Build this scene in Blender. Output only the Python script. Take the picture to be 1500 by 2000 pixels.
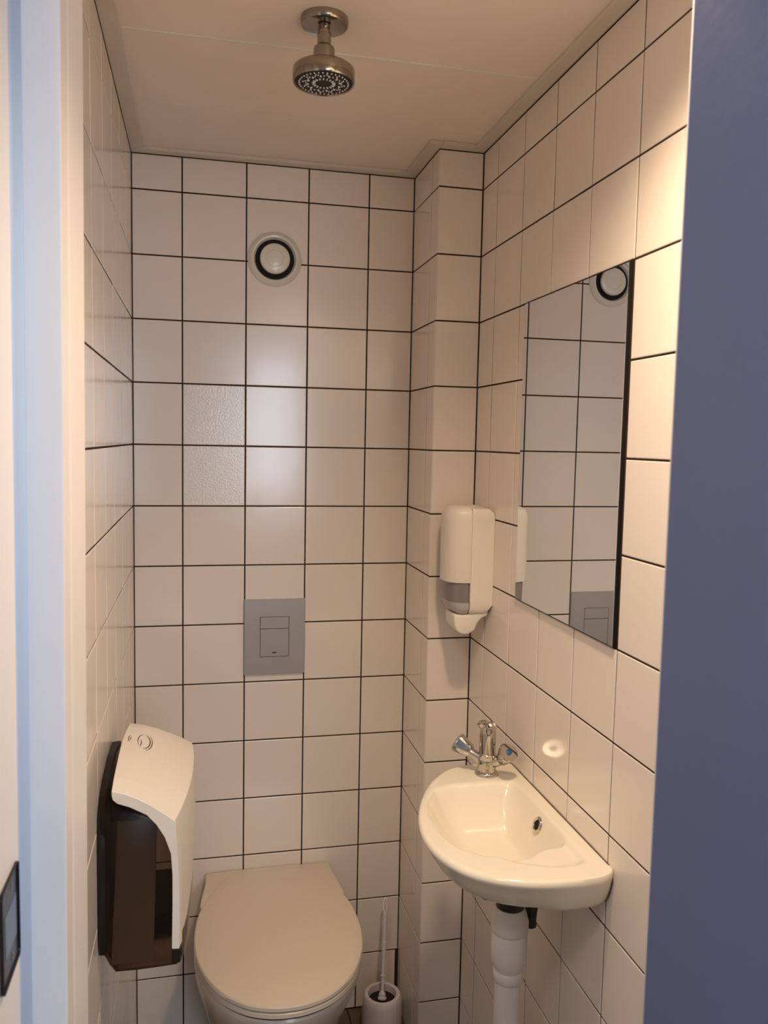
import bpy, bmesh, math, random
import numpy as np
from mathutils import Matrix, Vector
random.seed(7)
S = bpy.context.scene
for o in list(bpy.data.objects): bpy.data.objects.remove(o)
COL = S.collection

# ------------------------------------------------------------------ camera
cam_d = bpy.data.cameras.new('camera'); cam = bpy.data.objects.new('camera', cam_d); COL.objects.link(cam)
RI = (0.97554274, -0.21891997, 0.01975895); UP = (-0.00024350, 0.08881472, 0.99604813); FW = (0.21980972, 0.97169233, -0.08658924)
cam.matrix_world = Matrix(((RI[0], UP[0], -FW[0], 0.15715), (RI[1], UP[1], -FW[1], -2.07109), (RI[2], UP[2], -FW[2], 1.54498), (0, 0, 0, 1)))
cam_d.sensor_fit = 'VERTICAL'; cam_d.sensor_height = 36.0; cam_d.lens = 1598.33 / 2000 * 36
cam_d.clip_start = 0.02; cam_d.dof.use_dof = True; cam_d.dof.focus_distance = 1.85; cam_d.dof.aperture_fstop = 8.0
S.camera = cam

# ------------------------------------------------------------------ world, lights, exposure
w = bpy.data.worlds.new('world'); S.world = w; w.use_nodes = True
bg = w.node_tree.nodes['Background']; bg.inputs[0].default_value = (0.62, 0.75, 1.0, 1); bg.inputs[1].default_value = 0.25
S.view_settings.view_transform = 'Standard'; S.view_settings.look = 'None'
S.view_settings.exposure = 0.0; S.view_settings.gamma = 1.0; S.view_settings.use_curve_mapping = False

LAMP = (0.53, -1.20, 2.205)
def light(name, kind, loc, energy, color, **kw):
    d = bpy.data.lights.new(name, kind); d.energy = energy; d.color = color
    for k, v in kw.items(): setattr(d, k, v)
    o = bpy.data.objects.new(name, d); COL.objects.link(o); o.location = loc
    return o
down = light('downlight_beam', 'SPOT', (LAMP[0], LAMP[1], LAMP[2] - 0.012), 42.0, (1.0, 0.765, 0.52), spot_size=math.radians(134), spot_blend=0.9, shadow_soft_size=0.05)
day = light('window_daylight', 'AREA', (0.80, -3.36, 1.62), 20.5, (0.76, 0.86, 1.0), shape='RECTANGLE', size=0.76, size_y=0.95)
day.rotation_euler = (math.radians(90), 0, 0)          # shines along +y into the doorway
hall = light('added_frame_light', 'AREA', (-0.25, -2.05, 2.48), 8.0, (1.0, 0.90, 0.84), shape='DISK', size=0.35)  # added lamp, out of view, to brighten the white door frame

# ------------------------------------------------------------------ materials
def mat(name, col, rough=0.5, metal=0.0, spec=0.5, coat=0.0, bump=None, vary=None, alpha=None, emit=None):
    m = bpy.data.materials.new(name); m.use_nodes = True; nt = m.node_tree; b = nt.nodes['Principled BSDF']
    b.inputs['Base Color'].default_value = (*col, 1); b.inputs['Roughness'].default_value = rough
    b.inputs['Metallic'].default_value = metal; b.inputs['Specular IOR Level'].default_value = spec
    b.inputs['Coat Weight'].default_value = coat; b.inputs['Coat Roughness'].default_value = 0.05
    if emit: b.inputs['Emission Color'].default_value = (*emit[0], 1); b.inputs['Emission Strength'].default_value = emit[1]
    tc = nt.nodes.new('ShaderNodeTexCoord')
    geo = nt.nodes.new('ShaderNodeNewGeometry')
    if vary:                                             # (scale, amount): mottled colour of the thing itself
        n = nt.nodes.new('ShaderNodeTexNoise'); n.inputs['Scale'].default_value = vary[0]; n.inputs['Detail'].default_value = 3
        nt.links.new(geo.outputs['Position'], n.inputs['Vector'])
        mx = nt.nodes.new('ShaderNodeMix'); mx.data_type = 'RGBA'
        mx.inputs[6].default_value = (*[c * (1 - vary[1]) for c in col], 1); mx.inputs[7].default_value = (*[min(1, c * (1 + vary[1])) for c in col], 1)
        nt.links.new(n.outputs['Fac'], mx.inputs[0]); nt.links.new(mx.outputs[2], b.inputs['Base Color'])
    if bump:                                             # (scale, distance)
        n = nt.nodes.new('ShaderNodeTexNoise'); n.inputs['Scale'].default_value = bump[0]; n.inputs['Detail'].default_value = 2
        nt.links.new(geo.outputs['Position'], n.inputs['Vector'])
        bp = nt.nodes.new('ShaderNodeBump'); bp.inputs['Strength'].default_value = 1.0; bp.inputs['Distance'].default_value = bump[1]
        nt.links.new(n.outputs['Fac'], bp.inputs['Height']); nt.links.new(bp.outputs['Normal'], b.inputs['Normal'])
    return m
def smoked(name, tint, rough=0.08):
    m = bpy.data.materials.new(name); m.use_nodes = True; nt = m.node_tree; nt.nodes.clear()
    out = nt.nodes.new('ShaderNodeOutputMaterial'); tr = nt.nodes.new('ShaderNodeBsdfTransparent'); tr.inputs[0].default_value = (*tint, 1)
    gl = nt.nodes.new('ShaderNodeBsdfGlossy'); gl.inputs['Roughness'].default_value = rough
    df = nt.nodes.new('ShaderNodeBsdfDiffuse'); df.inputs[0].default_value = (0.040, 0.026, 0.016, 1)
    mx0 = nt.nodes.new('ShaderNodeMixShader'); mx0.inputs[0].default_value = 0.25
    fr = nt.nodes.new('ShaderNodeFresnel'); fr.inputs[0].default_value = 1.22; mx = nt.nodes.new('ShaderNodeMixShader')
    nt.links.new(tr.outputs[0], mx0.inputs[1]); nt.links.new(df.outputs[0], mx0.inputs[2])
    nt.links.new(fr.outputs[0], mx.inputs[0]); nt.links.new(mx0.outputs[0], mx.inputs[1]); nt.links.new(gl.outputs[0], mx.inputs[2])
    nt.links.new(mx.outputs[0], out.inputs[0]); return m

M = dict(
    tile=mat('glazed_tile', (0.88, 0.79, 0.71), 0.18, spec=0.85, bump=(9, 0.0006), vary=(5, 0.03)),
    tile_rough=mat('mottled_glaze_tile', (0.88, 0.81, 0.75), 0.20, spec=0.85, bump=(220, 0.0003)),
    grout=mat('brown_grout', (0.050, 0.031, 0.023), 0.9, spec=0.1, bump=(300, 0.0004), vary=(30, 0.25)),
    ceil=mat('cream_ceiling_panel', (0.93, 0.81, 0.71), 0.45, vary=(3, 0.03)),
    cap=mat('cream_plastic_trim', (0.72, 0.64, 0.54), 0.4, vary=(12, 0.05)),
    bead=mat('white_joint_bead', (0.85, 0.80, 0.72), 0.4),
    floor=mat('brown_floor_tile', (0.10, 0.075, 0.045), 0.35, vary=(18, 0.3)),
    frame=mat('white_frame_paint', (0.93, 0.89, 0.86), 0.35, bump=(60, 0.0003), vary=(8, 0.02)),
    door=mat('blue_grey_door_paint', (0.122, 0.150, 0.275), 0.5, bump=(90, 0.0002), vary=(2, 0.03)),
    hall=mat('corridor_paint', (0.62, 0.64, 0.67), 0.8, vary=(2, 0.02)),
    hallfloor=mat('corridor_floor', (0.16, 0.16, 0.17), 0.5, vary=(9, 0.15)),
    ceramic=mat('white_ceramic', (0.90, 0.83, 0.69), 0.14, coat=0.2),
    bowl=mat('cream_toilet_ceramic', (0.76, 0.67, 0.57), 0.22),
    seat=mat('cream_seat_plastic', (0.72, 0.62, 0.50), 0.28, bump=(400, 0.00005)),
    chrome=mat('chrome', (0.58, 0.55, 0.51), 0.06, metal=1.0),
    nickel=mat('worn_chrome', (0.36, 0.32, 0.275), 0.14, metal=1.0, bump=(150, 0.0002)),
    satin=mat('satin_grey_plate', (0.47, 0.44, 0.43), 0.33, metal=0.35),
    white=mat('white_plastic', (0.82, 0.77, 0.68), 0.25, coat=0.2),
    shell=mat('dispenser_white_plastic', (0.84, 0.77, 0.68), 0.35, bump=(500, 0.00005)),
    pipe=mat('white_pipe_plastic', (0.70, 0.66, 0.64), 0.35),
    rubber=mat('black_rubber', (0.012, 0.011, 0.012), 0.45),
    black=mat('black_plastic', (0.014, 0.011, 0.009), 0.5, spec=0.25),
    strip_blue=mat('light_blue_strip', (0.40, 0.55, 0.82), 0.5),
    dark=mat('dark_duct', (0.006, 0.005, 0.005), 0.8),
    iron=mat('black_steel', (0.02, 0.018, 0.022), 0.28, metal=0.6),
    ink=mat('dark_ink', (0.03, 0.03, 0.035), 0.5),
    blue=mat('blue_cap', (0.01, 0.09, 0.22), 0.25),
    red=mat('red_cap', (0.35, 0.02, 0.02), 0.25),
    mildew=mat('stained_sealant', (0.14, 0.105, 0.08), 0.6, vary=(60, 0.6)),
    mirror=mat('mirror_silver', (0.93, 0.97, 1.0), 0.0, metal=1.0),
    reservoir=mat('grey_translucent_plastic', (0.24, 0.21, 0.21), 0.25),
    haze=mat('milky_plastic', (0.50, 0.46, 0.45), 0.3),
    brush=mat('lilac_white_plastic', (0.66, 0.58, 0.60), 0.35),
    bristle=mat('white_bristles', (0.7, 0.7, 0.7), 0.8),
    lampglow=mat('lamp_diffuser', (1, 0.9, 0.75), 0.5, emit=((1.0, 0.80, 0.57), 8.0)),
    added_glow=mat('added_lamp_glow', (1, 1, 1), 0.5, emit=((1.0, 0.92, 0.86), 4.0)),  # glowing disc of the added corridor lamp
    smoke=smoked('smoked_plastic', (0.50, 0.39, 0.31), 0.25),
    liner=mat('inner_liner_plastic', (0.72, 0.60, 0.52), 0.6),
)

# ------------------------------------------------------------------ helpers
def link(name, me, m, parent=None, loc=None):
    o = bpy.data.objects.new(name, me); COL.objects.link(o)
    if m is not None and not me.materials: me.materials.append(m)
    if parent: o.parent = parent
    if loc is not None: o.location = loc
    return o
def mesh(name, vs, fs, smooth=False):
    me = bpy.data.meshes.new(name); me.from_pydata([tuple(map(float, v)) for v in vs], [], fs)
    bm = bmesh.new(); bm.from_mesh(me); bmesh.ops.recalc_face_normals(bm, faces=bm.faces); bm.to_mesh(me); bm.free()
    if smooth:
        me.shade_smooth()
        try: me.set_sharp_from_angle(angle=math.radians(38))
        except Exception: pass
    return me
def empty(name, loc, label=None, cat=None, group=None, kind=None):
    o = bpy.data.objects.new(name, None); COL.objects.link(o); o.location = loc; o.empty_display_size = 0.05
    tag(o, label, cat, group, kind); return o
def tag(o, label=None, cat=None, group=None, kind=None):
    if label: o['label'] = label
    if cat: o['category'] = cat
    if group: o['group'] = group
    if kind: o['kind'] = kind
    return o
def rel(o, parent):                                   # parent while keeping world coordinates of vertices
    o.parent = parent; o.matrix_parent_inverse = Matrix.Translation(-Vector(parent.location)) if parent else Matrix(); return o
def part(name, me, m, parent):
    o = link(name, me, m); 
    if parent is not None:
        o.parent = parent
        base = Vector((0, 0, 0)); p = parent
        while p: base += Vector(p.location); p = p.parent
        o.location = -base
    return o
def box(x0, x1, y0, y1, z0, z1, bev=0.0, seg=2):
    bm = bmesh.new(); bmesh.ops.create_cube(bm, size=1)
    bmesh.ops.scale(bm, vec=(abs(x1 - x0), abs(y1 - y0), abs(z1 - z0)), verts=bm.verts)
    bmesh.ops.translate(bm, vec=((x0 + x1) / 2, (y0 + y1) / 2, (z0 + z1) / 2), verts=bm.verts)
    if bev: bmesh.ops.bevel(bm, geom=bm.edges[:], offset=bev, segments=seg, affect='EDGES', profile=0.5)
    me = bpy.data.meshes.new('box'); bm.to_mesh(me); bm.free(); return me
def frame_of(axis):
    a = Vector(axis).normalized(); u = a.orthogonal().normalized(); return u, a.cross(u), a
def lathe(prof, base, axis=(0, 0, 1), n=48, cap=(True, True), u=None):
    """prof: (radius, height along axis)"""
    U, V, A = frame_of(axis); vs = []; fs = []; b = Vector(base)
    for r, h in prof:
        for i in range(n):
            t = 2 * math.pi * i / n; vs.append(b + A * h + (U * math.cos(t) + V * math.sin(t)) * r)
    for k in range(len(prof) - 1):
        for i in range(n):
            j = (i + 1) % n; fs.append((k * n + i, k * n + j, (k + 1) * n + j, (k + 1) * n + i))
    if cap[0]: fs.append(tuple(range(n - 1, -1, -1)))
    if cap[1]: fs.append(tuple(range((len(prof) - 1) * n, len(prof) * n)))
    return mesh('lathe', vs, fs, True)
def tube(pts, rad, n=16, closed=False):
    pts = [Vector(p) for p in pts]; rads = rad if isinstance(rad, (list, tuple)) else [rad] * len(pts)
    vs = []; fs = []; m = len(pts); prev = None
    for k, p in enumerate(pts):
        if closed: t = pts[(k + 1) % m] - pts[k - 1]
        else: t = pts[min(k + 1, m - 1)] - pts[max(k - 1, 0)]
        t.normalize()
        if prev is None: u = t.orthogonal().normalized()
        else: u = (prev - t * prev.dot(t)).normalized()
        prev = u; v = t.cross(u)
        for i in range(n):
            a = 2 * math.pi * i / n; vs.append(p + (u * math.cos(a) + v * math.sin(a)) * rads[k])
    for k in range(m if closed else m - 1):
        k2 = (k + 1) % m
        for i in range(n):
            j = (i + 1) % n; fs.append((k * n + i, k * n + j, k2 * n + j, k2 * n + i))
    if not closed: fs.append(tuple(range(n - 1, -1, -1))); fs.append(tuple(range((m - 1) * n, m * n)))
    return mesh('tube', vs, fs, True)
def loft(rings, capa=True, capb=True, smooth=True, closed=True):
    n = len(rings[0]); vs = [v for r in rings for v in r]; fs = []
    for k in range(len(rings) - 1):
        for i in range(n if closed else n - 1):
            j = (i + 1) % n; fs.append((k * n + i, k * n + j, (k + 1) * n + j, (k + 1) * n + i))
    if capa: fs.append(tuple(range(n - 1, -1, -1)))
    if capb: fs.append(tuple(range((len(rings) - 1) * n, len(rings) * n)))
    return mesh('loft', vs, fs, smooth)
def prism(poly, f0, f1, bev=0.0, seg=2, smooth=False):
    """poly: list of points; f0,f1: functions mapping 2-D point to 3-D for both ends"""
    n = len(poly); bm = bmesh.new(); a = [bm.verts.new(f0(*p)) for p in poly]; b = [bm.verts.new(f1(*p)) for p in poly]
    bm.faces.new(a[::-1]); bm.faces.new(b)
    for i in range(n): bm.faces.new((a[i], a[(i + 1) % n], b[(i + 1) % n], b[i]))
    bmesh.ops.recalc_face_normals(bm, faces=bm.faces)
    if bev: bmesh.ops.bevel(bm, geom=bm.edges[:], offset=bev, segments=seg, affect='EDGES', profile=0.5, clamp_overlap=True)
    me = bpy.data.meshes.new('prism'); bm.to_mesh(me); bm.free()
    if smooth:
        me.shade_smooth(); me.set_sharp_from_angle(angle=math.radians(38))
    return me
def smooth_closed(pts, n):
    """Catmull-Rom resample of a closed 2-D polygon"""
    P = np.array(pts, float); m = len(P); out = []
    for i in range(m):
        p0, p1, p2, p3 = P[i - 1], P[i], P[(i + 1) % m], P[(i + 2) % m]
        for t in np.linspace(0, 1, 12, endpoint=False):
            out.append(0.5 * ((2 * p1) + (-p0 + p2) * t + (2 * p0 - 5 * p1 + 4 * p2 - p3) * t * t + (-p0 + 3 * p1 - 3 * p2 + p3) * t ** 3))
    return resample(np.array(out), n)
def resample(P, n):
    Q = np.vstack([P, P[:1]]); d = np.r_[0, np.cumsum(np.linalg.norm(np.diff(Q, axis=0), axis=1))]
    s = np.linspace(0, d[-1], n, endpoint=False); return np.c_[np.interp(s, d, Q[:, 0]), np.interp(s, d, Q[:, 1])]
def sdf(P, X, Y):
    """signed distance (positive inside) of points to polygon P"""
    d = np.full(X.shape, 1e9); inside = np.zeros(X.shape, bool); n = len(P)
    for i in range(n):
        a = P[i]; b = P[(i + 1) % n]; e = b - a; wx, wy = X - a[0], Y - a[1]
        t = np.clip((wx * e[0] + wy * e[1]) / (e @ e + 1e-12), 0, 1)
        d = np.minimum(d, np.hypot(wx - e[0] * t, wy - e[1] * t))
        c = ((a[1] > Y) != (b[1] > Y)) & (X < (b[0] - a[0]) * (Y - a[1]) / (b[1] - a[1] + 1e-12) + a[0]); inside ^= c
    return np.where(inside, d, -d)
def sm(t): t = np.clip(t, 0, 1); return t * t * (3 - 2 * t)

# ------------------------------------------------------------------ large structure
T = 0.152; G = 0.0017                                   # tile pitch, half a joint
ROWS = [2.1265, 1.9758, 1.8249, 1.6744, 1.5250, 1.3752, 1.2258, 1.0755, 0.9238, 0.7697, 0.6163, 0.4633, 0.3090, 0.1540, 0.0]
TOP = 2.2085; CEIL = 2.2165; XW = 0.7959; XE = 0.6890; D = 0.2198; YF = -1.36
def structure(name, me, m, parent=None):
    o = link(name, me, m, parent); o['kind'] = 'structure'; return o
TM = {}
def tile_mesh(w_, h_, m):
    key = (round(w_, 4), round(h_, 4), m)
    if key in TM: return TM[key]
    vs = []; fs = []
    for ins, z in ((0, -0.006), (0, -0.0008), (0.0005, -0.0003), (0.0014, 0.0)):
        a, b = w_ / 2 - ins, h_ / 2 - ins
        vs += [(-a, -b, z), (a, -b, z), (a, b, z), (-a, b, z)]
    for k in range(3):
        for i in range(4): fs.append((4 * k + i, 4 * k + (i + 1) % 4, 4 * k + 4 + (i + 1) % 4, 4 * k + 4 + i))
    fs.append((12, 13, 14, 15))
    me = mesh('tile', vs, fs); me.materials.append(M[m]); TM[key] = me; return me
def tile(parent, org, ux, n, a0, a1, z0, z1, tilt=0.0022, m='tile', gl=G, gr=G):
    """one tile on plane through org with horizontal axis ux and outward normal n"""
    a0 += gl; a1 -= gr; z0 += G; z1 -= G
    if a1 - a0 < 0.004 or z1 - z0 < 0.004: return
    me = tile_mesh(a1 - a0, z1 - z0, m); o = bpy.data.objects.new('tile', me); COL.objects.link(o); o.parent = parent
    ux = Vector(ux); n = Vector(n); uz = n.cross(ux)
    c = Vector(org) + ux * (a0 + a1) / 2 + Vector((0, 0, 1)) * (z0 + z1) / 2
    R = Matrix((ux, uz, n)).transposed().to_4x4()
    if uz.z < 0: R = Matrix((-ux, -uz, n)).transposed().to_4x4()
    R = R @ Matrix.Rotation(random.gauss(0, tilt), 4, 'X') @ Matrix.Rotation(random.gauss(0, tilt), 4, 'Y')
    o.matrix_local = Matrix.Translation(c) @ R
    return o
def tile_wall(parent, org, ux, n, cols, skip=None, special=None):
    zr = [TOP] + ROWS
    for i in range(len(cols) - 1):
        for j in range(len(zr) - 1):
            if skip and skip(i, j): continue
            m = special(i, j) if special else 'tile'
            gr = 0.008 if (special and m == 'short') else G
            tile(parent, org, ux, n, cols[i], cols[i + 1], zr[j + 1], zr[j], m='tile' if m == 'short' else m, gr=gr)
GB = 0.0016                                            # joint face lies this far behind the glaze
wb = structure('wall_back', box(-0.12, XW + 0.12, GB, 0.12, -0.05, 2.35), M['grout'])
cb = [0, 0.1164, 0.2684, 0.4204, 0.5724, XE]
tile_wall(wb, (0, 0, 0), (1, 0, 0), (0, -1, 0), cb, special=lambda i, j: 'tile_rough' if (i == 1 and j in (4, 5)) else ('short' if (i == 4 and j == 14) else 'tile'))
wp = structure('wall_pillar', box(XE + GB, XW + 0.02, -D + GB, 0.0, -0.05, 2.35), M['grout'])
tile_wall(wp, (XE, 0, 0), (0, -1, 0), (-1, 0, 0), [0, 0.1598, D])
tile_wall(wp, (XE, -D, 0), (1, 0, 0), (0, -1, 0), [0, XW - XE])
wl = structure('wall_left', box(-0.12, -GB, -1.101, 0.12, -0.05, 2.35), M['grout'])
tile_wall(wl, (0, 0, 0), (0, -1, 0), (1, 0, 0), [0] + [0.145 + T * k for k in range(7)])
wr = structure('wall_right', box(XW + GB, XW + 0.12, YF - 0.02, 0.12, -0.05, 2.35), M['grout'])
cr = [D] + [0.3145 + T * k for k in range(7)] + [1.36]
MY0, MY1 = 0.5072, 0.9165
tile_wall(wr, (XW, 0, 0), (0, -1, 0), (-1, 0, 0), cr, skip=lambda i, j: i in (2, 3, 4) and 3 <= j <= 6)
for j in range(3, 7):                                  # cut strip left of the mirror
    tile(wr, (XW, 0, 0), (0, -1, 0), (-1, 0, 0), cr[2], MY0 - 0.0, ([TOP] + ROWS)[j + 1], ([TOP] + ROWS)[j])
fl = structure('floor', box(-0.12, XW + 0.12, YF - 0.02, 0.12, -0.08, -0.002), M['grout'])
for i in range(3):
    for j in range(5):
        x0, x1 = [(0, 0.25), (0.25, 0.55), (0.55, XW)][i]; y0 = -j * 0.30; y1 = max(y0 - 0.30, YF)
        if y0 - y1 > 0.02: part('floor_tile', box(x0 + 0.002, x1 - 0.002, y1 + 0.002, y0 - 0.002, -0.006, 0.0, 0.0008, 1), M['floor'], fl)
ce = structure('ceiling', box(-0.12, XW + 0.12, YF - 0.02, 0.12, CEIL + 0.008, 2.35), M['grout'])
for a, b in ((0, 0.2965), (0.2965, 0.594), (0.594, 0.892), (0.892, 1.19), (1.19, 1.36)):
    part('panel', box(0, XW, -b + 0.0009, -a - 0.0009, CEIL, CEIL + 0.009, 0.0006, 1), M['ceil'], ce)
part('joint_strip', box(0.03, XW - 0.03, -0.5965, -0.5915, CEIL - 0.0016, CEIL + 0.001, 0.0006, 1), M['bead'], ce)
def trim(name, *b): 
    o = structure(name, box(*b, 0.0012, 2), M['cap']); return o
TB = 0.030
trim('trim_1', 0.0, XE, -TB, 0.0, TOP, CEIL)
trim('trim_2', 0.0, TB, -1.040, -TB - 0.0005, TOP, CEIL)
trim('trim_3', XE - TB, XE, -D - TB, -TB - 0.0005, TOP, CEIL)
trim('trim_4', XE + 0.0005, XW - 0.0005, -D - TB, -D, TOP, CEIL)
trim('trim_5', XW - TB, XW, YF, -D - TB - 0.0005, TOP, CEIL)

# doorway: thin front wall to the right, deep white lining to the left
wf = structure('wall_front', box(0.60, 1.90, -1.40, YF, -0.05, 2.52), M['hall'])
structure('wall_front_left', box(-1.30, -0.1185, -1.43, YF, -0.05, 2.52), M['hall'])
structure('wall_front_head', box(-0.10, 0.60, -1.43, YF - 0.002, 2.30, 2.52), M['hall'])
prof = [(-0.0152, -1.190), (0.0225, -1.190), (0.0215, -1.186), (0.0205, -1.137), (0.0215, -1.132), (0.0252, -1.050), (0.020, -1.042), (0.0012, -1.042), (0.0012, -1.102), (-0.118, -1.102), (-0.118, -1.445), (-0.0300, -1.445), (-0.0175, -1.440)]
NP = len(prof)
def lean(z): return (z - 1.467) * 0.006
jl = mesh('lining', [(x + lean(z) * (1 if (x > 0.0013 or -0.02 < x < 0) else 0), y, z) for z in (0.0, TOP) for x, y in prof],
          [tuple(range(NP - 1, -1, -1)), tuple(range(NP, 2 * NP))] + [(i, (i + 1) % NP, NP + (i + 1) % NP, NP + i) for i in range(NP)])
bmx = bmesh.new(); bmx.from_mesh(jl); bmesh.ops.bevel(bmx, geom=[e for e in bmx.edges if abs((e.verts[0].co - e.verts[1].co).z) > 1 and e.verts[0].co.x > -0.025 and e.verts[0].co.y < -1.04], offset=0.0015, segments=2, affect='EDGES', clamp_overlap=True); bmx.to_mesh(jl); bmx.free()
lin = structure('trim_6', jl, M['frame'])
part('blue_strip', prism([(-0.0165, -1.1900), (-0.0130, -1.1905), (-0.0126, -1.196), (-0.0134, -1.232), (-0.0165, -1.236)], lambda x, y: (x + lean(0.03), y, 0.03), lambda x, y: (x + lean(TOP), y, TOP - 0.002), 0.0008, 2, True), M['strip_blue'], lin)  # light blue strip along the rebate of the left frame
sx = -0.0160 + lean(1.08)
sp = part('strike_plate', box(sx - 0.001, sx + 0.0014, -1.315, -1.2460, 1.035, 1.131, 0.0045, 3), M['iron'], lin)
part('latch_opening', box(sx + 0.0008, sx + 0.0018, -1.300, -1.2530, 1.060, 1.102, 0.0006, 1), mat('slot_dark_blue', (0.05, 0.09, 0.16), 0.2), sp)  # slot face in plain dark blue
for z in (1.1175, 1.0475): part('screw', lathe([(0.0042, 0), (0.0042, 0.0006), (0.002, 0.0012)], (sx + 0.0012, -1.272, z), (1, 0, 0), 16), M['nickel'], sp)
structure('trim_7', box(0.0065, 0.5995, -1.43, YF - 0.0005, 2.02, 2.30, 0.002), M['frame'])
# door leaf standing open towards the viewer
leaf = box(0.560, 0.600, -2.045, -1.424, 0.012, 2.01, 0.0025, 3)
leaf.transform(Matrix.Translation((0.560, -1.424, 0)) @ Matrix.Rotation(math.radians(7), 4, 'Z') @ Matrix.Translation((-0.560, 1.424, 0)))
dr = structure('door_1', leaf, M['door'])
for z in (0.25, 1.0, 1.80): part('hinge', lathe([(0.007, 0), (0.007, 0.09)], (0.607, -1.416, z - 0.045), (0, 0, 1), 20), M['nickel'], dr)
# corridor outside
structure('wall_corridor_left', box(-1.30, -1.20, -3.5, -1.43, -0.05, 2.52), M['hall'])
structure('wall_corridor_right', box(1.90, 2.00, -3.5, -1.40, -0.05, 2.52), M['hall'])
wc = structure('wall_corridor_end', box(-1.30, 2.0, -3.5, -3.4, -0.05, 2.52), M['hall'])
structure('floor_corridor', box(-1.30, 2.0, -3.5, YF - 0.02, -0.08, -0.002), M['hallfloor'])
structure('ceiling_corridor', box(-1.30, 2.0, -3.5, YF - 0.02, 2.50, 2.55), M['hall'])
wi = empty('window_1', (0.80, -3.39, 0.94), kind='structure')
for a in ((0.38, 1.22, 1.08, 1.12), (0.38, 1.22, 2.08, 2.12), (0.38, 0.415, 1.12, 2.08), (1.185, 1.22, 1.12, 2.08)):
    part('frame_bar', box(a[0], a[1], -3.40, -3.345, a[2], a[3], 0.003), M['frame'], wi)
lamp2 = empty('added_corridor_lamp', (-0.25, -2.05, 2.50), 'added round flat lamp, unseen on the corridor ceiling, brightening the door frame', 'lamp')  # added unseen fixture for the frame-brightening light
part('diffuser', lathe([(0.175, -0.012), (0.175, 0.0)], (-0.25, -2.05, 2.50), (0, 0, 1), 48), M['added_glow'], lamp2)

# ------------------------------------------------------------------ objects
# ---- downlight above the doorway
dl = empty('ceiling_downlight', (LAMP[0], LAMP[1], CEIL), 'small round warm recessed downlight in the ceiling just inside the doorway', 'lamp')
part('bezel', lathe([(0.030, 0.0), (0.043, 0.0), (0.045, 0.003), (0.043, 0.006), (0.032, 0.007), (0.030, 0.0)], (LAMP[0], LAMP[1], CEIL), (0, 0, -1), 48, (False, False)), M['chrome'], dl)
part('diffuser', lathe([(0.030, 0.0), (0.030, 0.004)], (LAMP[0], LAMP[1], CEIL), (0, 0, -1), 40), M['lampglow'], dl)

# ---- mirror
mr = empty('wall_mirror', (XW - 0.002, -(MY0 + MY1) / 2, 1.5255), 'frameless upright rectangular mirror set into the right tiled wall above the basin', 'mirror')
part('glass', box(XW - 0.0055, XW + 0.0005, -MY1, -MY0 - 0.002, 1.2285, 1.8220, 0.0003, 1), M['mirror'], mr)
part('dark_edge', box(XW - 0.0050, XW + 0.0010, -MY1 - 0.0012, -MY0 - 0.0022, 1.2272, 1.8233), M['black'], mr)

# ---- air valve
vc = (0.3372, 0.0, 1.984)
av = empty('air_valve', vc, 'round white ventilation valve high on the back wall', 'vent')
part('flange', lathe([(0.0655, 0.0), (0.066, 0.002), (0.0645, 0.005), (0.058, 0.010), (0.0555, 0.0120), (0.0520, 0.0112), (0.0490, 0.007), (0.0470, -0.02)], vc, (0, -1, 0), 72, (False, False)), M['white'], av)
part('duct_opening', lathe([(0.0478, -0.0165), (0.0478, 0.0012)], vc, (0, -1, 0), 48, (True, True)), M['dark'], av)
part('disc', lathe([(0.0345, 0.006), (0.0368, 0.008), (0.0370, 0.011), (0.0350, 0.0145), (0.030, 0.0165), (0.021, 0.0172), (0.0195, 0.0154), (0.013, 0.0160), (0.001, 0.0168)], vc, (0, -1, 0), 60), M['white'], av)
part('spindle', lathe([(0.008, 0.0), (0.008, 0.010)], vc, (0, -1, 0), 20), M['white'], av)

# ---- flush plate
PX0, PX1, PZ0, PZ1 = 0.2672, 0.4208, 0.9445, 1.1385
fp = empty('flush_plate', (0.344, 0, 1.041), 'satin grey dual flush plate on the back wall above the toilet', 'flush plate')
BX0, BX1, BZ0, BZ1, BS = 0.3080, 0.3800, 0.9905, 1.0925, 1.0625
g = 0.0011
bm = bmesh.new()
def ringface(o, i, y):
    a = [bm.verts.new((x, y, z)) for x, z in o]; b = [bm.verts.new((x, y, z)) for x, z in i]
    for k in range(4): bm.faces.new((a[k], a[(k + 1) % 4], b[(k + 1) % 4], b[k]))
    return a, b
so = [(PX0 + .001, PZ0 + .001), (PX1 - .001, PZ0 + .001), (PX1 - .001, PZ1 - .001), (PX0 + .001, PZ1 - .001)]
si = [(BX0 - g, BZ0 - g), (BX1 + g, BZ0 - g), (BX1 + g, BZ1 + g), (BX0 - g, BZ1 + g)]
a, b = ringface(so, si, -0.0085)
c = [bm.verts.new((x, -0.0075, z)) for x, z in ((PX0, PZ0), (PX1, PZ0), (PX1, PZ1), (PX0, PZ1))]; d = [bm.verts.new((x, 0.0, z)) for x, z in ((PX0, PZ0), (PX1, PZ0), (PX1, PZ1), (PX0, PZ1))]
e = [bm.verts.new((x, -0.003, z)) for x, z in si]
for k in range(4):
    k2 = (k + 1) % 4
    bm.faces.new((a[k], c[k], c[k2], a[k2])); bm.faces.new((c[k], d[k], d[k2], c[k2])); bm.faces.new((b[k], b[k2], e[k2], e[k]))
bm.faces.new(e); bmesh.ops.recalc_face_normals(bm, faces=bm.faces); me = bpy.data.meshes.new('plate'); bm.to_mesh(me); bm.free()
part('frame', me, M['satin'], fp)
part('shadow_gap', box(BX0 - g, BX1 + g, -0.0036, -0.0028, BZ0 - g, BZ1 + g), M['grout'], fp)
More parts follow.
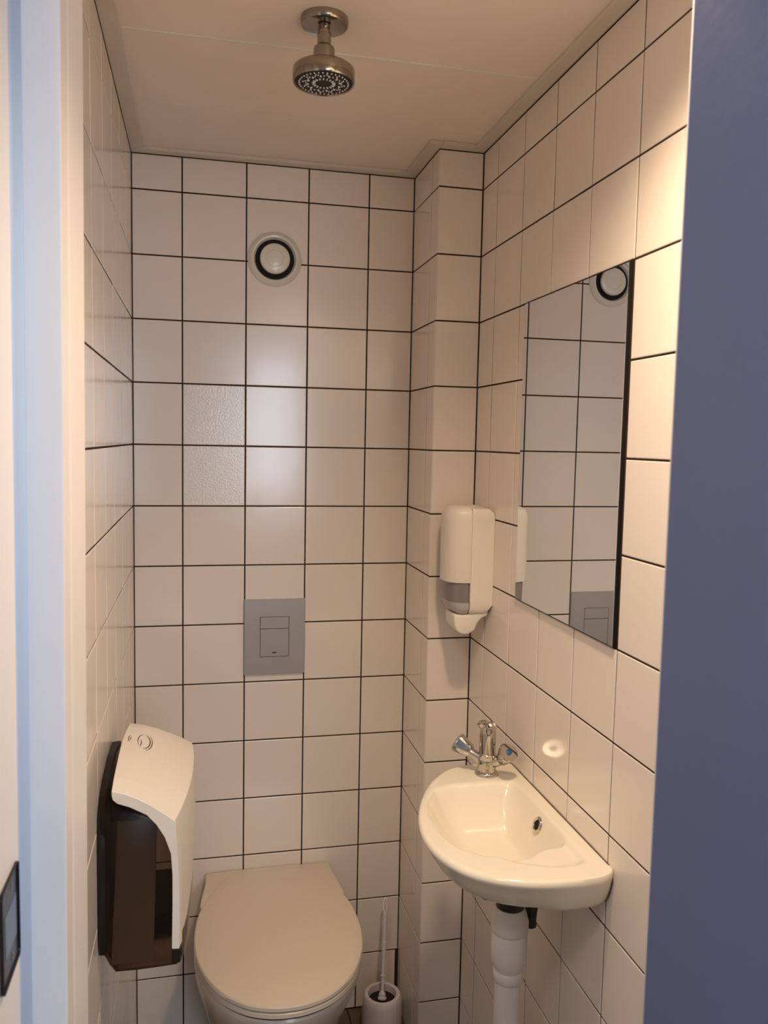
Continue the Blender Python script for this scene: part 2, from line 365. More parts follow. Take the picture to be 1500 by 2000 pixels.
part('small_button', box(BX0, BX1, -0.0088, -0.0037, BS + 0.0006, BZ1, 0.0005, 1), M['satin'], fp)
lb = part('large_button', box(BX0, BX1, -0.0088, -0.0037, BZ0, BS - 0.0006, 0.0005, 1), M['satin'], fp)
lg = bmesh.new()                                       # tiny dark three-wave emblem near the lower edge
for k in range(3):
    x = 0.3435 + (k - 1) * 0.0034
    bmesh.ops.create_circle(lg, cap_ends=True, segments=14, radius=0.0021, matrix=Matrix.Translation((x, -0.0089, 1.0005)) @ Matrix.Rotation(math.radians(90), 4, 'X'))
me = bpy.data.meshes.new('emblem'); lg.to_mesh(me); lg.free(); part('emblem', me, M['ink'], lb)

# ---- ceiling shower
SXY = (0.3522, -0.706)
sh = empty('ceiling_shower', (SXY[0], SXY[1], CEIL), 'round chrome shower head hanging from a round ceiling rose', 'shower')
def L(name, prof, m, parent, xy=SXY, cap=(True, True), n=56): return part(name, lathe(prof, (xy[0], xy[1], 0), (0, 0, 1), n, cap), m, parent)
L('ceiling_rose', [(0.0385, CEIL), (0.0390, 2.2125), (0.0385, 2.2075), (0.0365, 2.2045), (0.033, 2.2035), (0.014, 2.2020)], M['nickel'], sh)
L('arm', [(0.0095, 2.203), (0.0092, 2.198), (0.0085, 2.194), (0.0112, 2.193), (0.0112, 2.176), (0.0100, 2.175), (0.0100, 2.168)], M['nickel'], sh)
L('collar', [(0.0120, 2.1745), (0.0165, 2.1715), (0.0172, 2.168), (0.0172, 2.152), (0.0165, 2.149)], M['nickel'], sh)
hd = L('head', [(0.0170, 2.150), (0.034, 2.1468), (0.0468, 2.1410), (0.0494, 2.1385), (0.0500, 2.1350), (0.0500, 2.1190), (0.0485, 2.1165), (0.0470, 2.1172), (0.0462, 2.1185)], M['nickel'], sh, cap=(True, False))
L('spray_face', [(0.0470, 2.1190), (0.0460, 2.1178), (0.030, 2.1172), (0.001, 2.1172)], M['black'], hd)
nz = bmesh.new()
def nozzle(r, a, s=0.0016, ln=1.0):
    x, y = SXY[0] + r * math.cos(a), SXY[1] + r * math.sin(a)
    mtx = Matrix.Translation((x, y, 2.1166)) @ Matrix.Rotation(a, 4, 'Z') @ Matrix.Diagonal((ln, 1, 1, 1))
    bmesh.ops.create_cone(nz, cap_ends=True, segments=8, radius1=s * 0.8, radius2=s, depth=0.0014, matrix=mtx)
for k in range(36): nozzle(0.0395, 2 * math.pi * k / 36, 0.0014)
for k in range(12):
    a = 2 * math.pi * k / 12
    nozzle(0.0335, a, 0.0014); nozzle(0.0305, a + 0.09, 0.0013); nozzle(0.0265, a + 0.2, 0.0017, 1.6); nozzle(0.0285, a - 0.12, 0.0013)
for k in range(18): nozzle(0.0165, 2 * math.pi * k / 18, 0.0013, 2.4)
me = bpy.data.meshes.new('nozzles'); nz.to_mesh(me); nz.free()
o = part('nozzles', me, mat('pale_nozzle_rubber', (0.75, 0.72, 0.70), 0.5), hd); o['kind'] = 'stuff'

# ---- toilet
TX = 0.333
tl = empty('toilet', (TX, 0, 0), 'cream white wall-hung toilet with its lid closed', 'toilet')
def lid_outline(gr=0.0, back=-0.040):
    pts = [(0, -0.024), (0.070, -0.026), (0.100, -0.034), (0.125, -0.066), (0.152, -0.118), (0.176, -0.185), (0.1865, -0.260), (0.1855, -0.335), (0.170, -0.408), (0.138, -0.474), (0.092, -0.521), (0.045, -0.543), (0, -0.549)]
    full = pts + [(-x, y) for x, y in pts[-2:0:-1]]
    P = smooth_closed(full, 128); c = np.array([0, -0.27])
    if gr: Vn = P - c; P = P + Vn / np.linalg.norm(Vn, axis=1)[:, None] * gr
    return P
def ring(P, z, dx=TX): return [(x + dx, y, z) for x, y in P]
lo = lid_outline()
def shrink(P, s, c=(0, -0.27)): c = np.array(c); return c + (P - c) * s
part('lid', loft([ring(lid_outline(-0.003), 0.4190), ring(lid_outline(0.0), 0.4200), ring(lid_outline(0.0), 0.4270), ring(lid_outline(-0.0025), 0.4300), ring(lid_outline(-0.012), 0.4318), ring(shrink(lo, 0.75), 0.4335), ring(shrink(lo, 0.4), 0.4342), ring(shrink(lo, 0.1), 0.4345)]), M['seat'], tl)
part('seat_ring', loft([ring(lid_outline(-0.012), 0.4025), ring(lid_outline(-0.0035), 0.4030), ring(lid_outline(-0.0010), 0.4050), ring(lid_outline(-0.0010), 0.4135), ring(lid_outline(-0.0035), 0.4155), ring(shrink(lo, 0.5), 0.4150)]), M['seat'], tl)
part('gap_shade_fill', loft([ring(lid_outline(-0.0065), 0.3985), ring(lid_outline(-0.0065), 0.4200)]), M['grout'], tl)  # dark filler: shade between lid, seat and bowl put into colour
def bowl_ring(z, k, fr, backw):
    """blend: lid-like oval in front, square shoulders at the wall"""
    base = [(0, 0), (backw - 0.012, 0), (backw, -0.010), (backw + 0.006, -0.075), (0.166 * k, -0.145), (0.182 * k, -0.225), (0.1845 * k, -0.29), (0.178 * k, -0.355 * fr), (0.150 * k, -0.430 * fr), (0.105 * k, -0.490 * fr), (0.055 * k, -0.522 * fr), (0, -0.533 * fr)]
    full = base + [(-x, y) for x, y in base[-2:0:-1]]; P = smooth_closed(full, 128)
    P[:, 1] = np.minimum(P[:, 1], 0.0); return [(x + TX, y, z) for x, y in P]
part('bowl', loft([bowl_ring(0.085, 0.52, 0.50, 0.085), bowl_ring(0.10, 0.60, 0.58, 0.10), bowl_ring(0.15, 0.72, 0.68, 0.125), bowl_ring(0.21, 0.82, 0.78, 0.145), bowl_ring(0.27, 0.90, 0.87, 0.155), bowl_ring(0.32, 0.965, 0.94, 0.158), bowl_ring(0.355, 1.0, 0.985, 0.158), bowl_ring(0.380, 1.015, 1.01, 0.158), bowl_ring(0.390, 1.015, 1.015, 0.158), bowl_ring(0.3965, 1.005, 1.008, 0.155), bowl_ring(0.3995, 0.98, 0.985, 0.148)]), M['bowl'], tl)
sh_pts = [(-0.156, -0.006), (-0.06, -0.0015), (0.06, -0.0015), (0.156, -0.006), (0.161, -0.014), (0.163, -0.060), (0.172, -0.120), (0.176, -0.160), (0.150, -0.200), (-0.150, -0.200), (-0.176, -0.160), (-0.172, -0.120), (-0.163, -0.060), (-0.161, -0.014)]
part('rear_shoulder', prism(sh_pts, lambda x, y: (TX + x * 0.985, y, 0.385), lambda x, y: (TX + x, y, 0.4275), 0.006, 4, True), M['seat'], tl)

# ---- toilet brush and holder
bxy = (0.6195, -0.118)
bh = empty('brush_holder', (bxy[0], bxy[1], 0), 'round lilac white toilet brush holder on the floor right of the toilet', 'brush holder')
part('cup', lathe([(0.047, 0.0), (0.050, 0.004), (0.0515, 0.03), (0.0512, 0.100), (0.0495, 0.112), (0.0455, 0.1185), (0.0400, 0.1200), (0.0365, 0.1185), (0.0355, 0.112), (0.0350, 0.015)], (bxy[0], bxy[1], 0), (0, 0, 1), 56, (True, True)), M['brush'], bh)
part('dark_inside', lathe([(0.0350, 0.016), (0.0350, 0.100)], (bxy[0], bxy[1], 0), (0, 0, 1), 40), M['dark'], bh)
tb = empty('toilet_brush', (bxy[0], bxy[1], 0.10), 'thin lilac white toilet brush handle leaning upright out of its holder', 'brush')
A = Vector((bxy[0] - 0.001, bxy[1] - 0.004, 0.104)); B = Vector((0.6415, -0.040, 0.318)); ax = (B - A).normalized(); Ln = (B - A).length
part('base_cone', lathe([(0.0115, 0.0), (0.0118, 0.004), (0.0090, 0.0075), (0.0095, 0.012), (0.0070, 0.017), (0.0045, 0.020)], A, ax, 28), M['brush'], tb)
prf = [(0.0044, 0.018), (0.0044, 0.052), (0.0070, 0.053), (0.0070, 0.056), (0.0038, 0.058), (0.0040, 0.085), (0.0052, 0.105), (0.0062, 0.118)]
for k in range(4): prf += [(0.0066, 0.120 + k * 0.004), (0.0058, 0.122 + k * 0.004)]
prf += [(0.0060, 0.140), (0.0062, 0.185)]
for k in range(4): prf += [(0.0064, 0.188 + k * 0.0042), (0.0054, 0.190 + k * 0.0042)]
prf += [(0.0052, 0.206), (0.0056, 0.210)]
part('handle', lathe(prf, A, ax, 20), M['brush'], tb)
e0 = A + ax * 0.208
lp = [e0 + Vector((0.006 * math.cos(t), 0.0, 0.0)) + ax * (0.012 + 0.012 * math.sin(t)) for t in np.linspace(-math.pi / 2 + 0.0, 1.5 * math.pi, 20, endpoint=False)]
lp = [e0 + Vector((0.0052 * math.cos(t), 0, 0)) + ax * (0.014 + 0.017 * math.sin(t)) for t in np.linspace(0, 2 * math.pi, 24, endpoint=False)]
part('hanging_loop', tube(lp, 0.0021, 10, True), mat('clear_white_plastic', (0.8, 0.72, 0.68), 0.15), tb)

# ---- paper dispenser on the left wall
pd = empty('paper_dispenser', (0, -0.62, 0.70), 'tall toilet paper dispenser on the left wall with white cover and smoked window', 'dispenser')
def pa(y):        # outer reach of the front in plan
    t = [-0.775, -0.74, -0.70, -0.65, -0.60, -0.55, -0.50, -0.475, -0.465]; v = [0.119, 0.128, 0.136, 0.1425, 0.1455, 0.147, 0.1455, 0.141, 0.134]
    return float(np.interp(y, t, v))
# smoked body: shell swept through rounded x-z sections
def body_sec(y, ins=0.0):
    r = pa(y) - 0.004 - ins; s = np.interp(y, [-0.775, -0.76, -0.70, -0.62, -0.50, -0.465], [0.955, 0.972, 0.985, 0.991, 0.972, 0.955]) - ins
    zb = 0.689 + ins; rb = r + float(np.interp(y, [-0.775, -0.72, -0.65], [0.015, 0.009, 0.002]))
    pts = [(0.004, 0.722 + ins), (0.010, 0.717 + ins), (0.017, 0.702 + ins), (0.026, zb), (0.060, zb - 0.001), (0.100, zb), (rb - 0.010, zb + 0.001), (rb - 0.002, zb + 0.008), (rb, zb + 0.020), (r, 0.742), (r, 0.90), (r - 0.003, min(s - 0.045, 0.93)), (r - 0.020, min(s - 0.02, 0.950)), (0.060, s - 0.006), (0.030, s), (0.004, s - 0.004)]
    P = np.array(pts); c = np.array([0.07, 0.83]); return P
def body_ring(y, sc=1.0):
    P = body_sec(y); c = np.array([0.07, 0.83]); P = c + (P - c) * sc; P[:, 0] = np.maximum(P[:, 0], 0.002); return [(x, y, z) for x, z in P]
ys = [-0.768, -0.755, -0.72, -0.66, -0.60, -0.54, -0.50, -0.480]
rings = [body_ring(-0.774, 0.97)] + [body_ring(y) for y in ys] + [body_ring(-0.472, 0.97)]
body = loft(rings, True, True, True); part('smoked_window', body, M['smoke'], pd)
arc = [(-0.775, 0.722), (-0.7775, 0.80), (-0.7770, 0.90), (-0.770, 0.950), (-0.745, 0.972), (-0.70, 0.983), (-0.62, 0.990), (-0.54, 0.985), (-0.49, 0.968), (-0.470, 0.940), (-0.466, 0.80), (-0.470, 0.722)]
part('back_plate', prism(arc, lambda y, z: (0.0008, y, z), lambda y, z: (0.013, y, z), 0.003, 2, True), M['black'], pd)
for bx_ in ((0.012, 0.060, -0.70, -0.50, 0.905, 0.955), (0.055, 0.110, -0.60, -0.52, 0.862, 0.905), (0.020, 0.120, -0.66, -0.50, 0.700, 0.712)):
    part('inner_holder', box(*bx_, 0.003, 1), M['black'], pd)
part('inner_liner', prism([(-0.758, 0.694), (-0.754, 0.693), (-0.560, 0.940), (-0.565, 0.944)], lambda y, z: (0.018 if z < 0.71 else 0.016, y, z), lambda y, z: (0.084, y, z), 0.001, 1), M['liner'], pd)
part('release_tab', box(0.1135, 0.1275, -0.7790, -0.7660, 0.699, 0.7225, 0.0015, 2), M['black'], pd)
part('lock', lathe([(0.010, 0), (0.010, 0.03)], (0.03, -0.60, 0.845), (1, 0, 0), 20), M['black'], pd)
# white cover: top panel + front band as one swept sheet, near-side web as a plate
def cov(y, s):
    """s in 0..1: wall side of the top -> ridge -> bottom of the front"""
    r = pa(y) + 0.0005
    zt = float(np.interp(y, [-0.778, -0.74, -0.66, -0.56, -0.50, -0.465], [0.992, 1.000, 1.007, 1.008, 1.004, 0.992]))
    zr = float(np.interp(y, [-0.778, -0.70, -0.58, -0.50, -0.465], [0.936, 0.944, 0.950, 0.954, 0.950]))
    zb = float(np.interp(y, [-0.778, -0.74, -0.70, -0.64, -0.465], [0.722, 0.722, 0.732, 0.760, 0.84]))
    x0 = float(np.interp(y, [-0.778, -0.60, -0.465], [0.0235, 0.024, 0.030]))
    if s <= 0.5: t = s / 0.5; x = x0 + (r - x0) * t; z = zt + (zr - zt) * (t ** 1.5)
    else: t = (s - 0.5) / 0.5; x = r + 0.008 * math.sin(math.pi * t) * 0.35 + 0.006 * (t if y < -0.74 else 0); z = zr + (zb - zr) * t
    return Vector((x, y, z))
ysn = [-0.778, -0.774, -0.76, -0.74, -0.72, -0.70, -0.67, -0.64, -0.60, -0.56, -0.52, -0.49, -0.475, -0.465]; ss = [0, .1, .2, .3, .4, .46, .5, .54, .6, .7, .8, .9, 1.0]
vs = [cov(y, s) for y in ysn for s in ss]; n = len(ss); fs = [(i * n + j, i * n + j + 1, (i + 1) * n + j + 1, (i + 1) * n + j) for i in range(len(ysn) - 1) for j in range(n - 1)]
me = mesh('cover', vs, fs); bmc = bmesh.new(); bmc.from_mesh(me)
# near-side web on the plane y = -0.778
web = [(0.1137, 0.7227), (0.1148, 0.80), (0.1148, 0.8473), (0.1126, 0.8826), (0.1031, 0.9108), (0.0906, 0.9323), (0.0758, 0.9496), (0.0502, 0.9643), (0.0317, 0.9716), (0.0250, 0.978), (0.0235, 0.985)]
top = [cov(-0.778, s) for s in ss]
wv = [bmc.verts.new((x, -0.778, z)) for x, z in web]; tv = [bmc.verts.new((v.x, -0.778, v.z)) for v in top]
try: bmc.faces.new(wv + tv)
except Exception as ex: print('web', ex)
bmesh.ops.remove_doubles(bmc, verts=bmc.verts, dist=0.0004); bmesh.ops.recalc_face_normals(bmc, faces=bmc.faces); bmc.to_mesh(me); bmc.free()
cvr = part('cover', me, M['shell'], pd); so_ = cvr.modifiers.new('thick', 'SOLIDIFY'); so_.thickness = 0.003; so_.offset = -1
bv = cvr.modifiers.new('round', 'BEVEL'); bv.width = 0.0016; bv.segments = 2; bv.limit_method = 'ANGLE'; bv.angle_limit = math.radians(25)
# printed emblem on the sloping top: swirl of thin arcs
def top_at(x, y):
    x0 = cov(y, 0).x; r = cov(y, 0.5).x; t = max(0, min(1, (x - x0) / (r - x0))); v = cov(y, t * 0.5); return Vector((x, y, v.z + 0.0003))
em = bmesh.new()
def arc_strip(cx, cy, rx, ry, a0, a1, wd):
    prev = None
    for t in np.linspace(a0, a1, 18):
        f = wd * math.sin(math.pi * (t - a0) / (a1 - a0)) + 0.0002
        p = [em.verts.new(top_at(cx + (rx + k) * math.cos(t), cy + (ry + k * 2) * math.sin(t))) for k in (-f, f)]
        if prev: em.faces.new((prev[0], prev[1], p[1], p[0]))
        prev = p
EX, EY = 0.0600, -0.585
arc_strip(EX, EY, 0.0105, 0.030, -1.6, 1.5, 0.0007); arc_strip(EX + 0.001, EY, 0.0130, 0.038, -1.3, 1.0, 0.0005)
arc_strip(EX, EY, 0.0105, 0.030, 1.8, 4.0, 0.0005); arc_strip(EX - 0.010, EY - 0.01, 0.006, 0.022, -0.9, 0.8, 0.0005)
arc_strip(EX - 0.022, EY, 0.0045, 0.016, 1.9, 4.3, 0.0004); arc_strip(EX - 0.020, EY, 0.0030, 0.010, 2.2, 4.0, 0.0003)
me = bpy.data.meshes.new('emblem'); em.to_mesh(me); em.free(); o = part('emblem', me, M['ink'], cvr)

# ---- soap dispenser on the right wall
sd = empty('soap_dispenser', (XW, -0.31, 1.11), 'white wall soap dispenser in the corner left of the mirror', 'dispenser')
Y0, Y1 = -0.3655, -0.2545                               # near and far side
def sbody(xs, zt, zb, n=10):                            # rounded plan section between wall and seam
    return xs
# side body: plan outline from wall to seam, lofted vertically with a rounded top and bottom
def plan(xf, xb, ins, z, r=0.010):
    y0, y1 = Y0 + ins, Y1 - ins; pts = [(xb, y0), (xf + r, y0)]
    for t in np.linspace(0, math.pi / 2, 5): pts.append((xf + r - r * math.sin(t), y0 + r - r * math.cos(t)))
    for t in np.linspace(0, math.pi / 2, 5): pts.append((xf + r - r * math.cos(t), y1 - r + r * math.sin(t)))
    pts += [(xb, y1)]; return [(x, y, z) for x, y in pts]
XB = XW - 0.0004
part('body', loft([plan(0.7460, 0.7700, 0.012, 1.1620, .004), plan(0.7440, 0.7800, 0.006, 1.1660, .004), plan(0.7435, 0.7880, 0.002, 1.1740, .004), plan(0.7435, XB, 0.0, 1.1840, .004), plan(0.7435, XB, 0.0, 1.1960, .004), plan(0.7430, XB, 0.0, 1.230, .004), plan(0.7430, XB, 0.0, 1.378, .004), plan(0.7440, XB - 0.002, 0.0015, 1.390, .004), plan(0.7455, XB - 0.012, 0.006, 1.3990, .004), plan(0.7480, XB - 0.024, 0.016, 1.4030, .004)]), M['shell'], sd)
def arcplan(z, xf=0.6925, xs=0.7425, ins=0.0, n=20):
    y0, y1 = Y0 + ins, Y1 - ins; ym = (y0 + y1) / 2; hw = (y1 - y0) / 2; pts = [(xs, y0)]
    for t in np.linspace(-1, 1, n): pts.append((xs - 0.014 - (xs - 0.014 - xf) * (1 - abs(t) ** 2.6) ** 0.6, ym + hw * t))
    pts.append((xs, y1)); return [(x, y, z) for x, y in pts]
part('front_cover', loft([arcplan(1.2345, ins=0.0006), arcplan(1.2360), arcplan(1.376), arcplan(1.388, 0.6940, 0.7425, 0.001), arcplan(1.3965, 0.6985, 0.7428, 0.005), arcplan(1.4015, 0.7070, 0.7432, 0.012), arcplan(1.4035, 0.7200, 0.7436, 0.024)]), M['shell'], sd)
part('reservoir', loft([arcplan(1.1890, 0.7010, 0.7400, 0.006), arcplan(1.2345, 0.7000, 0.7400, 0.004)]), M['reservoir'], sd)
part('drip_band', loft([arcplan(1.1630, 0.7180, 0.7410, 0.014), arcplan(1.1690, 0.7080, 0.7410, 0.008), arcplan(1.1760, 0.7030, 0.7412, 0.004), arcplan(1.1890, 0.7000, 0.7412, 0.003)]), M['haze'], sd)
lvp = [(0.710, 1.163), (0.711, 1.138), (0.717, 1.124), (0.730, 1.1160), (0.7440, 1.1160), (0.7600, 1.1250), (0.766, 1.1420), (0.7765, 1.1530), (0.7890, 1.1570), (0.7923, 1.1780), (0.7800, 1.1780), (0.765, 1.168), (0.745, 1.161), (0.725, 1.161)]
part('push_lever', prism(lvp, lambda x, z: (x, Y0 + 0.010, z), lambda x, z: (x, Y1 - 0.032, z), 0.005, 4, True), M['white'], sd)
part('maker_mark', tube([(0.7025 + 0.0018 * math.cos(t), -0.2625 + 0.0005 * math.cos(t), 1.2415 + 0.0045 * math.sin(t)) for t in np.linspace(-1.4, 2.4, 12)], 0.0007, 6), M['ink'], sd)

# ---- wash basin
RZ = 0.877
bs = empty('wash_basin', (XW, -0.72, RZ), 'small half-round white ceramic hand basin on the right wall', 'basin')
ol = [(XW, -0.508), (0.745, -0.500), (0.700, -0.497), (0.6530, -0.512), (0.604, -0.563), (0.5660, -0.632), (0.5400, -0.705), (0.5290, -0.775), (0.5360, -0.838), (0.5600, -0.893), (0.5960, -0.928), (0.6380, -0.949), (0.6850, -0.960), (0.7320, -0.9630), (0.7680, -0.9600), (0.7870, -0.9520), (0.7950, -0.9440), (XW, -0.938), (XW, -0.72)]
fr_ = np.array(ol[:-1], float); ext = np.vstack([2 * fr_[0] - fr_[1], fr_, 2 * fr_[-1] - fr_[-2]]); fp_ = []
for i in range(1, len(ext) - 2):
    p0, p1, p2, p3 = ext[i - 1:i + 3]
    for t in np.linspace(0, 1, 12, endpoint=False): fp_.append(0.5 * ((2 * p1) + (-p0 + p2) * t + (2 * p0 - 5 * p1 + 4 * p2 - p3) * t * t + (-p0 + 3 * p1 - 3 * p2 + p3) * t ** 3))
fp_.append(fr_[-1]); core = np.array(fp_); core[:, 0] = np.minimum(core[:, 0], XW - 0.0005)
OUT = resample(core, 300)
deepP = np.array([(0.90, -0.597), (0.640, -0.592), (0.600, -0.606), (0.575, -0.650), (0.562, -0.705), (0.5640, -0.775), (0.5790, -0.828), (0.6100, -0.860), (0.6493, -0.8712), (0.6888, -0.8640), (0.7077, -0.8495), (0.7273, -0.8424), (0.90, -0.842)])
ledP = np.array([(0.62, -0.86), (0.65, -0.893), (0.69, -0.9115), (0.7136, -0.917), (0.752, -0.918), (0.767, -0.908), (0.771, -0.88), (0.768, -0.80), (0.66, -0.80)])
def depth0(X, Y):
    d = sdf(deepP, X, Y); wall = 0.7655 - X
    wrest = 0.080 - 0.048 * sm((-0.70 - Y) / 0.10)
    f = (1 - (1 - np.clip(d / wrest, 0, 1)) ** 2.0) * (1 - (1 - np.clip(wall / 0.032, 0, 1)) ** 1.5)
    deep = 0.088 * np.where(d > 0, f, 0) * (wall > 0)
    l = 0.0085 * sm(np.clip(sdf(ledP, X, Y) / 0.012, 0, 1))
    return np.maximum(deep, l)
gx = np.arange(0.50, 0.82, 0.002); gy = np.arange(-1.0, -0.46, 0.002); GX, GY = np.meshgrid(gx, gy, indexing='ij')
DG = depth0(GX, GY); ker = np.exp(-0.5 * (np.arange(-5, 6) / 1.9) ** 2); ker /= ker.sum()
for ax_ in (0, 1): DG = np.apply_along_axis(lambda v: np.convolve(np.pad(v, 5, mode='edge'), ker, 'valid'), ax_, DG)
def depth(X, Y):
    fx = np.clip((X - gx[0]) / 0.002, 0, len(gx) - 1.001); fy = np.clip((Y - gy[0]) / 0.002, 0, len(gy) - 1.001)
    ix, iy = fx.astype(int), fy.astype(int); a, b = fx - ix, fy - iy
    return DG[ix, iy] * (1 - a) * (1 - b) + DG[ix + 1, iy] * a * (1 - b) + DG[ix, iy + 1] * (1 - a) * b + DG[ix + 1, iy + 1] * a * b
NS = 90; NO = len(OUT)
def inset(P, k):                                        # shrink toward the wall side, keeping the back on the wall
    Q = P.copy(); Q[:, 0] = XW - 0.0005 - (XW - 0.0005 - P[:, 0]) * (1 - k / 0.267); Q[:, 1] = -0.73 + (P[:, 1] + 0.73) * (1 - k * np.clip((XW - P[:, 0]) / 0.13, float(np.clip(0.4 + k * 9, 0.4, 1)), 1) / 0.233); return Q
SC = np.linspace(0.0, 1, NS)
apr = [(0.17, 0.768), (0.12, 0.772), (0.080, 0.790), (0.060, 0.802), (0.048, 0.8070), (0.0400, 0.8110), (0.0330, 0.8160), (0.0270, 0.823), (0.0150, 0.842), (0.0040, 0.861), (0.0005, 0.8655), (0.0002, 0.8690), (0.0015, 0.8733), (0.0045, 0.8760), (0.0090, RZ)]
rings = []
for k, z in apr: Q = inset(OUT, k); rings.append([(q[0], q[1], z) for q in Q])
base_in = inset(OUT, 0.0090); base_in[:, 0] = np.minimum(base_in[:, 0], XW - 0.006)
CEN = np.array([0.690, -0.745])
for s in SC:
    Q = base_in + (CEN - base_in) * (s * 0.985); dz = depth(Q[:, 0], Q[:, 1]); rings.append([(q[0], q[1], RZ - h) for q, h in zip(Q, dz)])
part('bowl', loft(rings, True, True, True), M['ceramic'], bs)
ovc = Vector((0.7580, -0.733, 0.853)); ovn = Vector((-1, -0.05, 0.38)).normalized()
ov = part('overflow_ring', lathe([(0.0085, -0.006), (0.0085, 0.0012), (0.0100, 0.0026), (0.0135, 0.0022), (0.0150, 0.0002), (0.0150, -0.004)], ovc, ovn, 40, (False, False)), M['chrome'], bs)
part('overflow_hole', lathe([(0.0088, -0.004), (0.0088, -0.0005)], ovc, ovn, 32), M['dark'], ov)
dz0 = float(depth(np.array([0.672]), np.array([-0.792]))[0])
dn = part('drain', lathe([(0.026, -0.004), (0.026, 0.001), (0.024, 0.0025), (0.021, 0.0022), (0.019, -0.001), (0.0175, -0.001), (0.017, 0.003), (0.003, 0.0038)], (0.672, -0.792, RZ - dz0 + 0.0012), (0, 0, 1), 48), M['chrome'], bs)
wl_pts = [(XW - 0.0012, -0.505, RZ - 0.001), (XW - 0.0012, -0.60, RZ), (XW - 0.0012, -0.75, RZ), (XW - 0.0008, -0.900, RZ), (XW - 0.0008, -0.929, RZ - 0.001), (XW - 0.0012, -0.9395, RZ - 0.008), (XW - 0.0015, -0.9405, 0.855), (XW - 0.0015, -0.932, 0.832), (XW - 0.0015, -0.922, 0.814)]
part('sealant_bead', tube(wl_pts, [0.0014, 0.0014, 0.0015, 0.0016, 0.0018, 0.0030, 0.0040, 0.0038, 0.0026], 10), M['mildew'], bs)

# ---- faucet
F = Vector((0.7245, -0.5530, RZ))
fc = empty('basin_faucet', F, 'chrome two-handle pillar tap standing on the far end of the basin', 'tap')
part('base', lathe([(0.0225, 0.0002), (0.0238, 0.003), (0.0228, 0.006), (0.0190, 0.009), (0.0175, 0.020), (0.0190, 0.030), (0.0150, 0.038)], F, (0, 0, 1), 40), M['chrome'], fc)
part('column', lathe([(0.0160, 0.026), (0.0176, 0.029), (0.0178, 0.0435), (0.0168, 0.0445), (0.0166, 0.046), (0.0166, 0.084), (0.0155, 0.094), (0.0125, 0.100), (0.004, 0.102)], F, (0, 0, 1), 40), M['chrome'], fc)
sdv = Vector((-0.38, -1.0, 0)).normalized()
pth = [F + Vector((0, 0, 0.085)), F + sdv * 0.010 + Vector((0.002, 0, 0.092)), F + sdv * 0.022 + Vector((0.004, 0, 0.101)), F + sdv * 0.030 + Vector((0.006, 0, 0.108))]
sp_ = part('spout', tube(pth, [0.0075, 0.0075, 0.0072, 0.0072], 20), M['chrome'], fc)
part('aerator', lathe([(0.0072, 0.0), (0.0098, 0.004), (0.0102, 0.009), (0.0085, 0.0105), (0.002, 0.0100)], pth[-1] - Vector((0, 0, 0.002)), (pth[-1] - pth[-2]), 28), M['chrome'], sp_)
part('top_cap', lathe([(0.0085, 0.0), (0.0090, 0.004), (0.0108, 0.007), (0.0108, 0.0105), (0.0070, 0.0125)], F + Vector((-0.009, 0.004, 0.097)), (-0.25, 0.2, 1), 28), M['chrome'], fc)
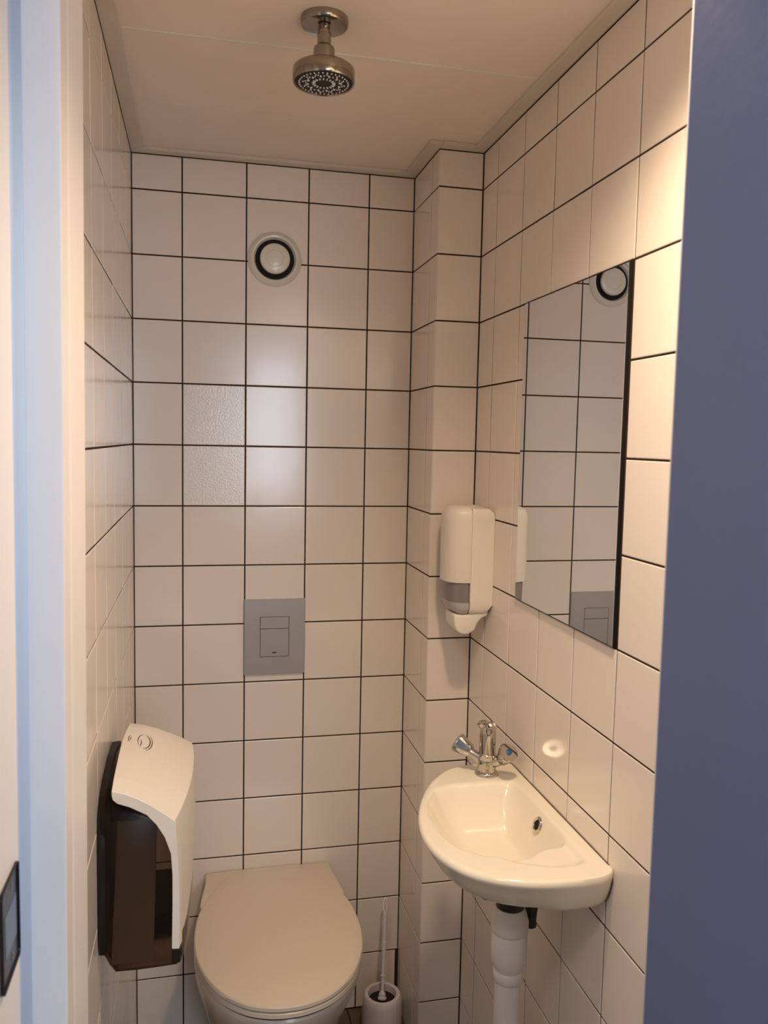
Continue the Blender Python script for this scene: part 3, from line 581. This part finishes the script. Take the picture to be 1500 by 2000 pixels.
def handle(end, axis, cap):
    """end: centre of the knob's flat outer face, axis: direction that face looks"""
    d = Vector(axis).normalized(); K = Vector(end); st = F + Vector((0, 0, 0.024)); bk = K - d * 0.036
    hb = part('valve_arm', tube([st, st.lerp(bk, 0.5) + Vector((0, 0, -0.002)), bk, bk + d * 0.006], [0.0115, 0.0105, 0.0100, 0.0095], 20), M['chrome'], fc)
    U, V_, A_ = frame_of(d); rings = []
    for r, h, fl in ((0.0115, -0.036, 0.0), (0.0140, -0.032, 0.06), (0.0160, -0.020, 0.14), (0.0188, -0.006, 0.16), (0.0190, -0.0030, 0.14), (0.0168, 0.0, 0.10), (0.0062, 0.0, 0.0)):
        rings.append([K + A_ * h + (U * math.cos(t) + V_ * math.sin(t)) * r * (1 + fl * abs(math.cos(1.5 * t)) - fl / 2) for t in np.linspace(0, 2 * math.pi, 48, endpoint=False)])
    kb = part('knob', loft(rings), M['chrome'], hb)
    part('colour_cap', lathe([(0.0060, -0.001), (0.0060, 0.0010), (0.0035, 0.0018)], K, d, 20), M[cap], kb)
handle(F + Vector((0, 0, 0.024)) + Vector((-0.70, 0.56, 0.44)) * 0.074, (-0.66, 0.60, 0.45), 'red')
handle((0.7519, -0.600, 0.9389), (0.100, -0.709, 0.698), 'blue')

# ---- waste pipe
px, py = 0.6830, -0.80
wp_ = empty('waste_pipe', (px, py, 0.0), 'white plastic waste pipe under the basin', 'pipe')
def PL(name, prof, m, parent=wp_, n=40, x=px, y=py): return part(name, lathe(prof, (x, y, 0), (0, 0, 1), n), m, parent)
PL('pipe', [(0.0232, 0.001), (0.0232, 0.615)], M['pipe'])
PL('clamp_ring', [(0.0245, 0.6125), (0.0262, 0.615), (0.0262, 0.631), (0.0245, 0.634)], M['pipe'])
PL('trap_body', [(0.0245, 0.632), (0.0290, 0.645), (0.0306, 0.655), (0.0310, 0.664), (0.0310, 0.698), (0.0302, 0.702)], M['pipe'])
PL('union_nut', [(0.0302, 0.701), (0.0322, 0.704), (0.0328, 0.710), (0.0328, 0.722), (0.0312, 0.726), (0.0300, 0.732), (0.0262, 0.740), (0.0250, 0.746)], M['pipe'])
PL('rubber_seal', [(0.0215, 0.742), (0.0240, 0.748), (0.0240, 0.760), (0.0200, 0.7800)], M['rubber'])
part('black_elbow', tube([(px + 0.012, py + 0.020, 0.768), (px + 0.036, py + 0.024, 0.757), (px + 0.047, py + 0.026, 0.742), (px + 0.051, py + 0.026, 0.722), (px + 0.049, py + 0.026, 0.705), (px + 0.048, py + 0.026, 0.690)], [0.0095, 0.0100, 0.0110, 0.0115, 0.0115, 0.0130], 18), M['rubber'], wp_)
PL('fixing_nut', [(0.012, 0.755), (0.013, 0.758), (0.013, 0.772), (0.010, 0.778)], M['rubber'], x=px - 0.035, y=py + 0.02, n=20)
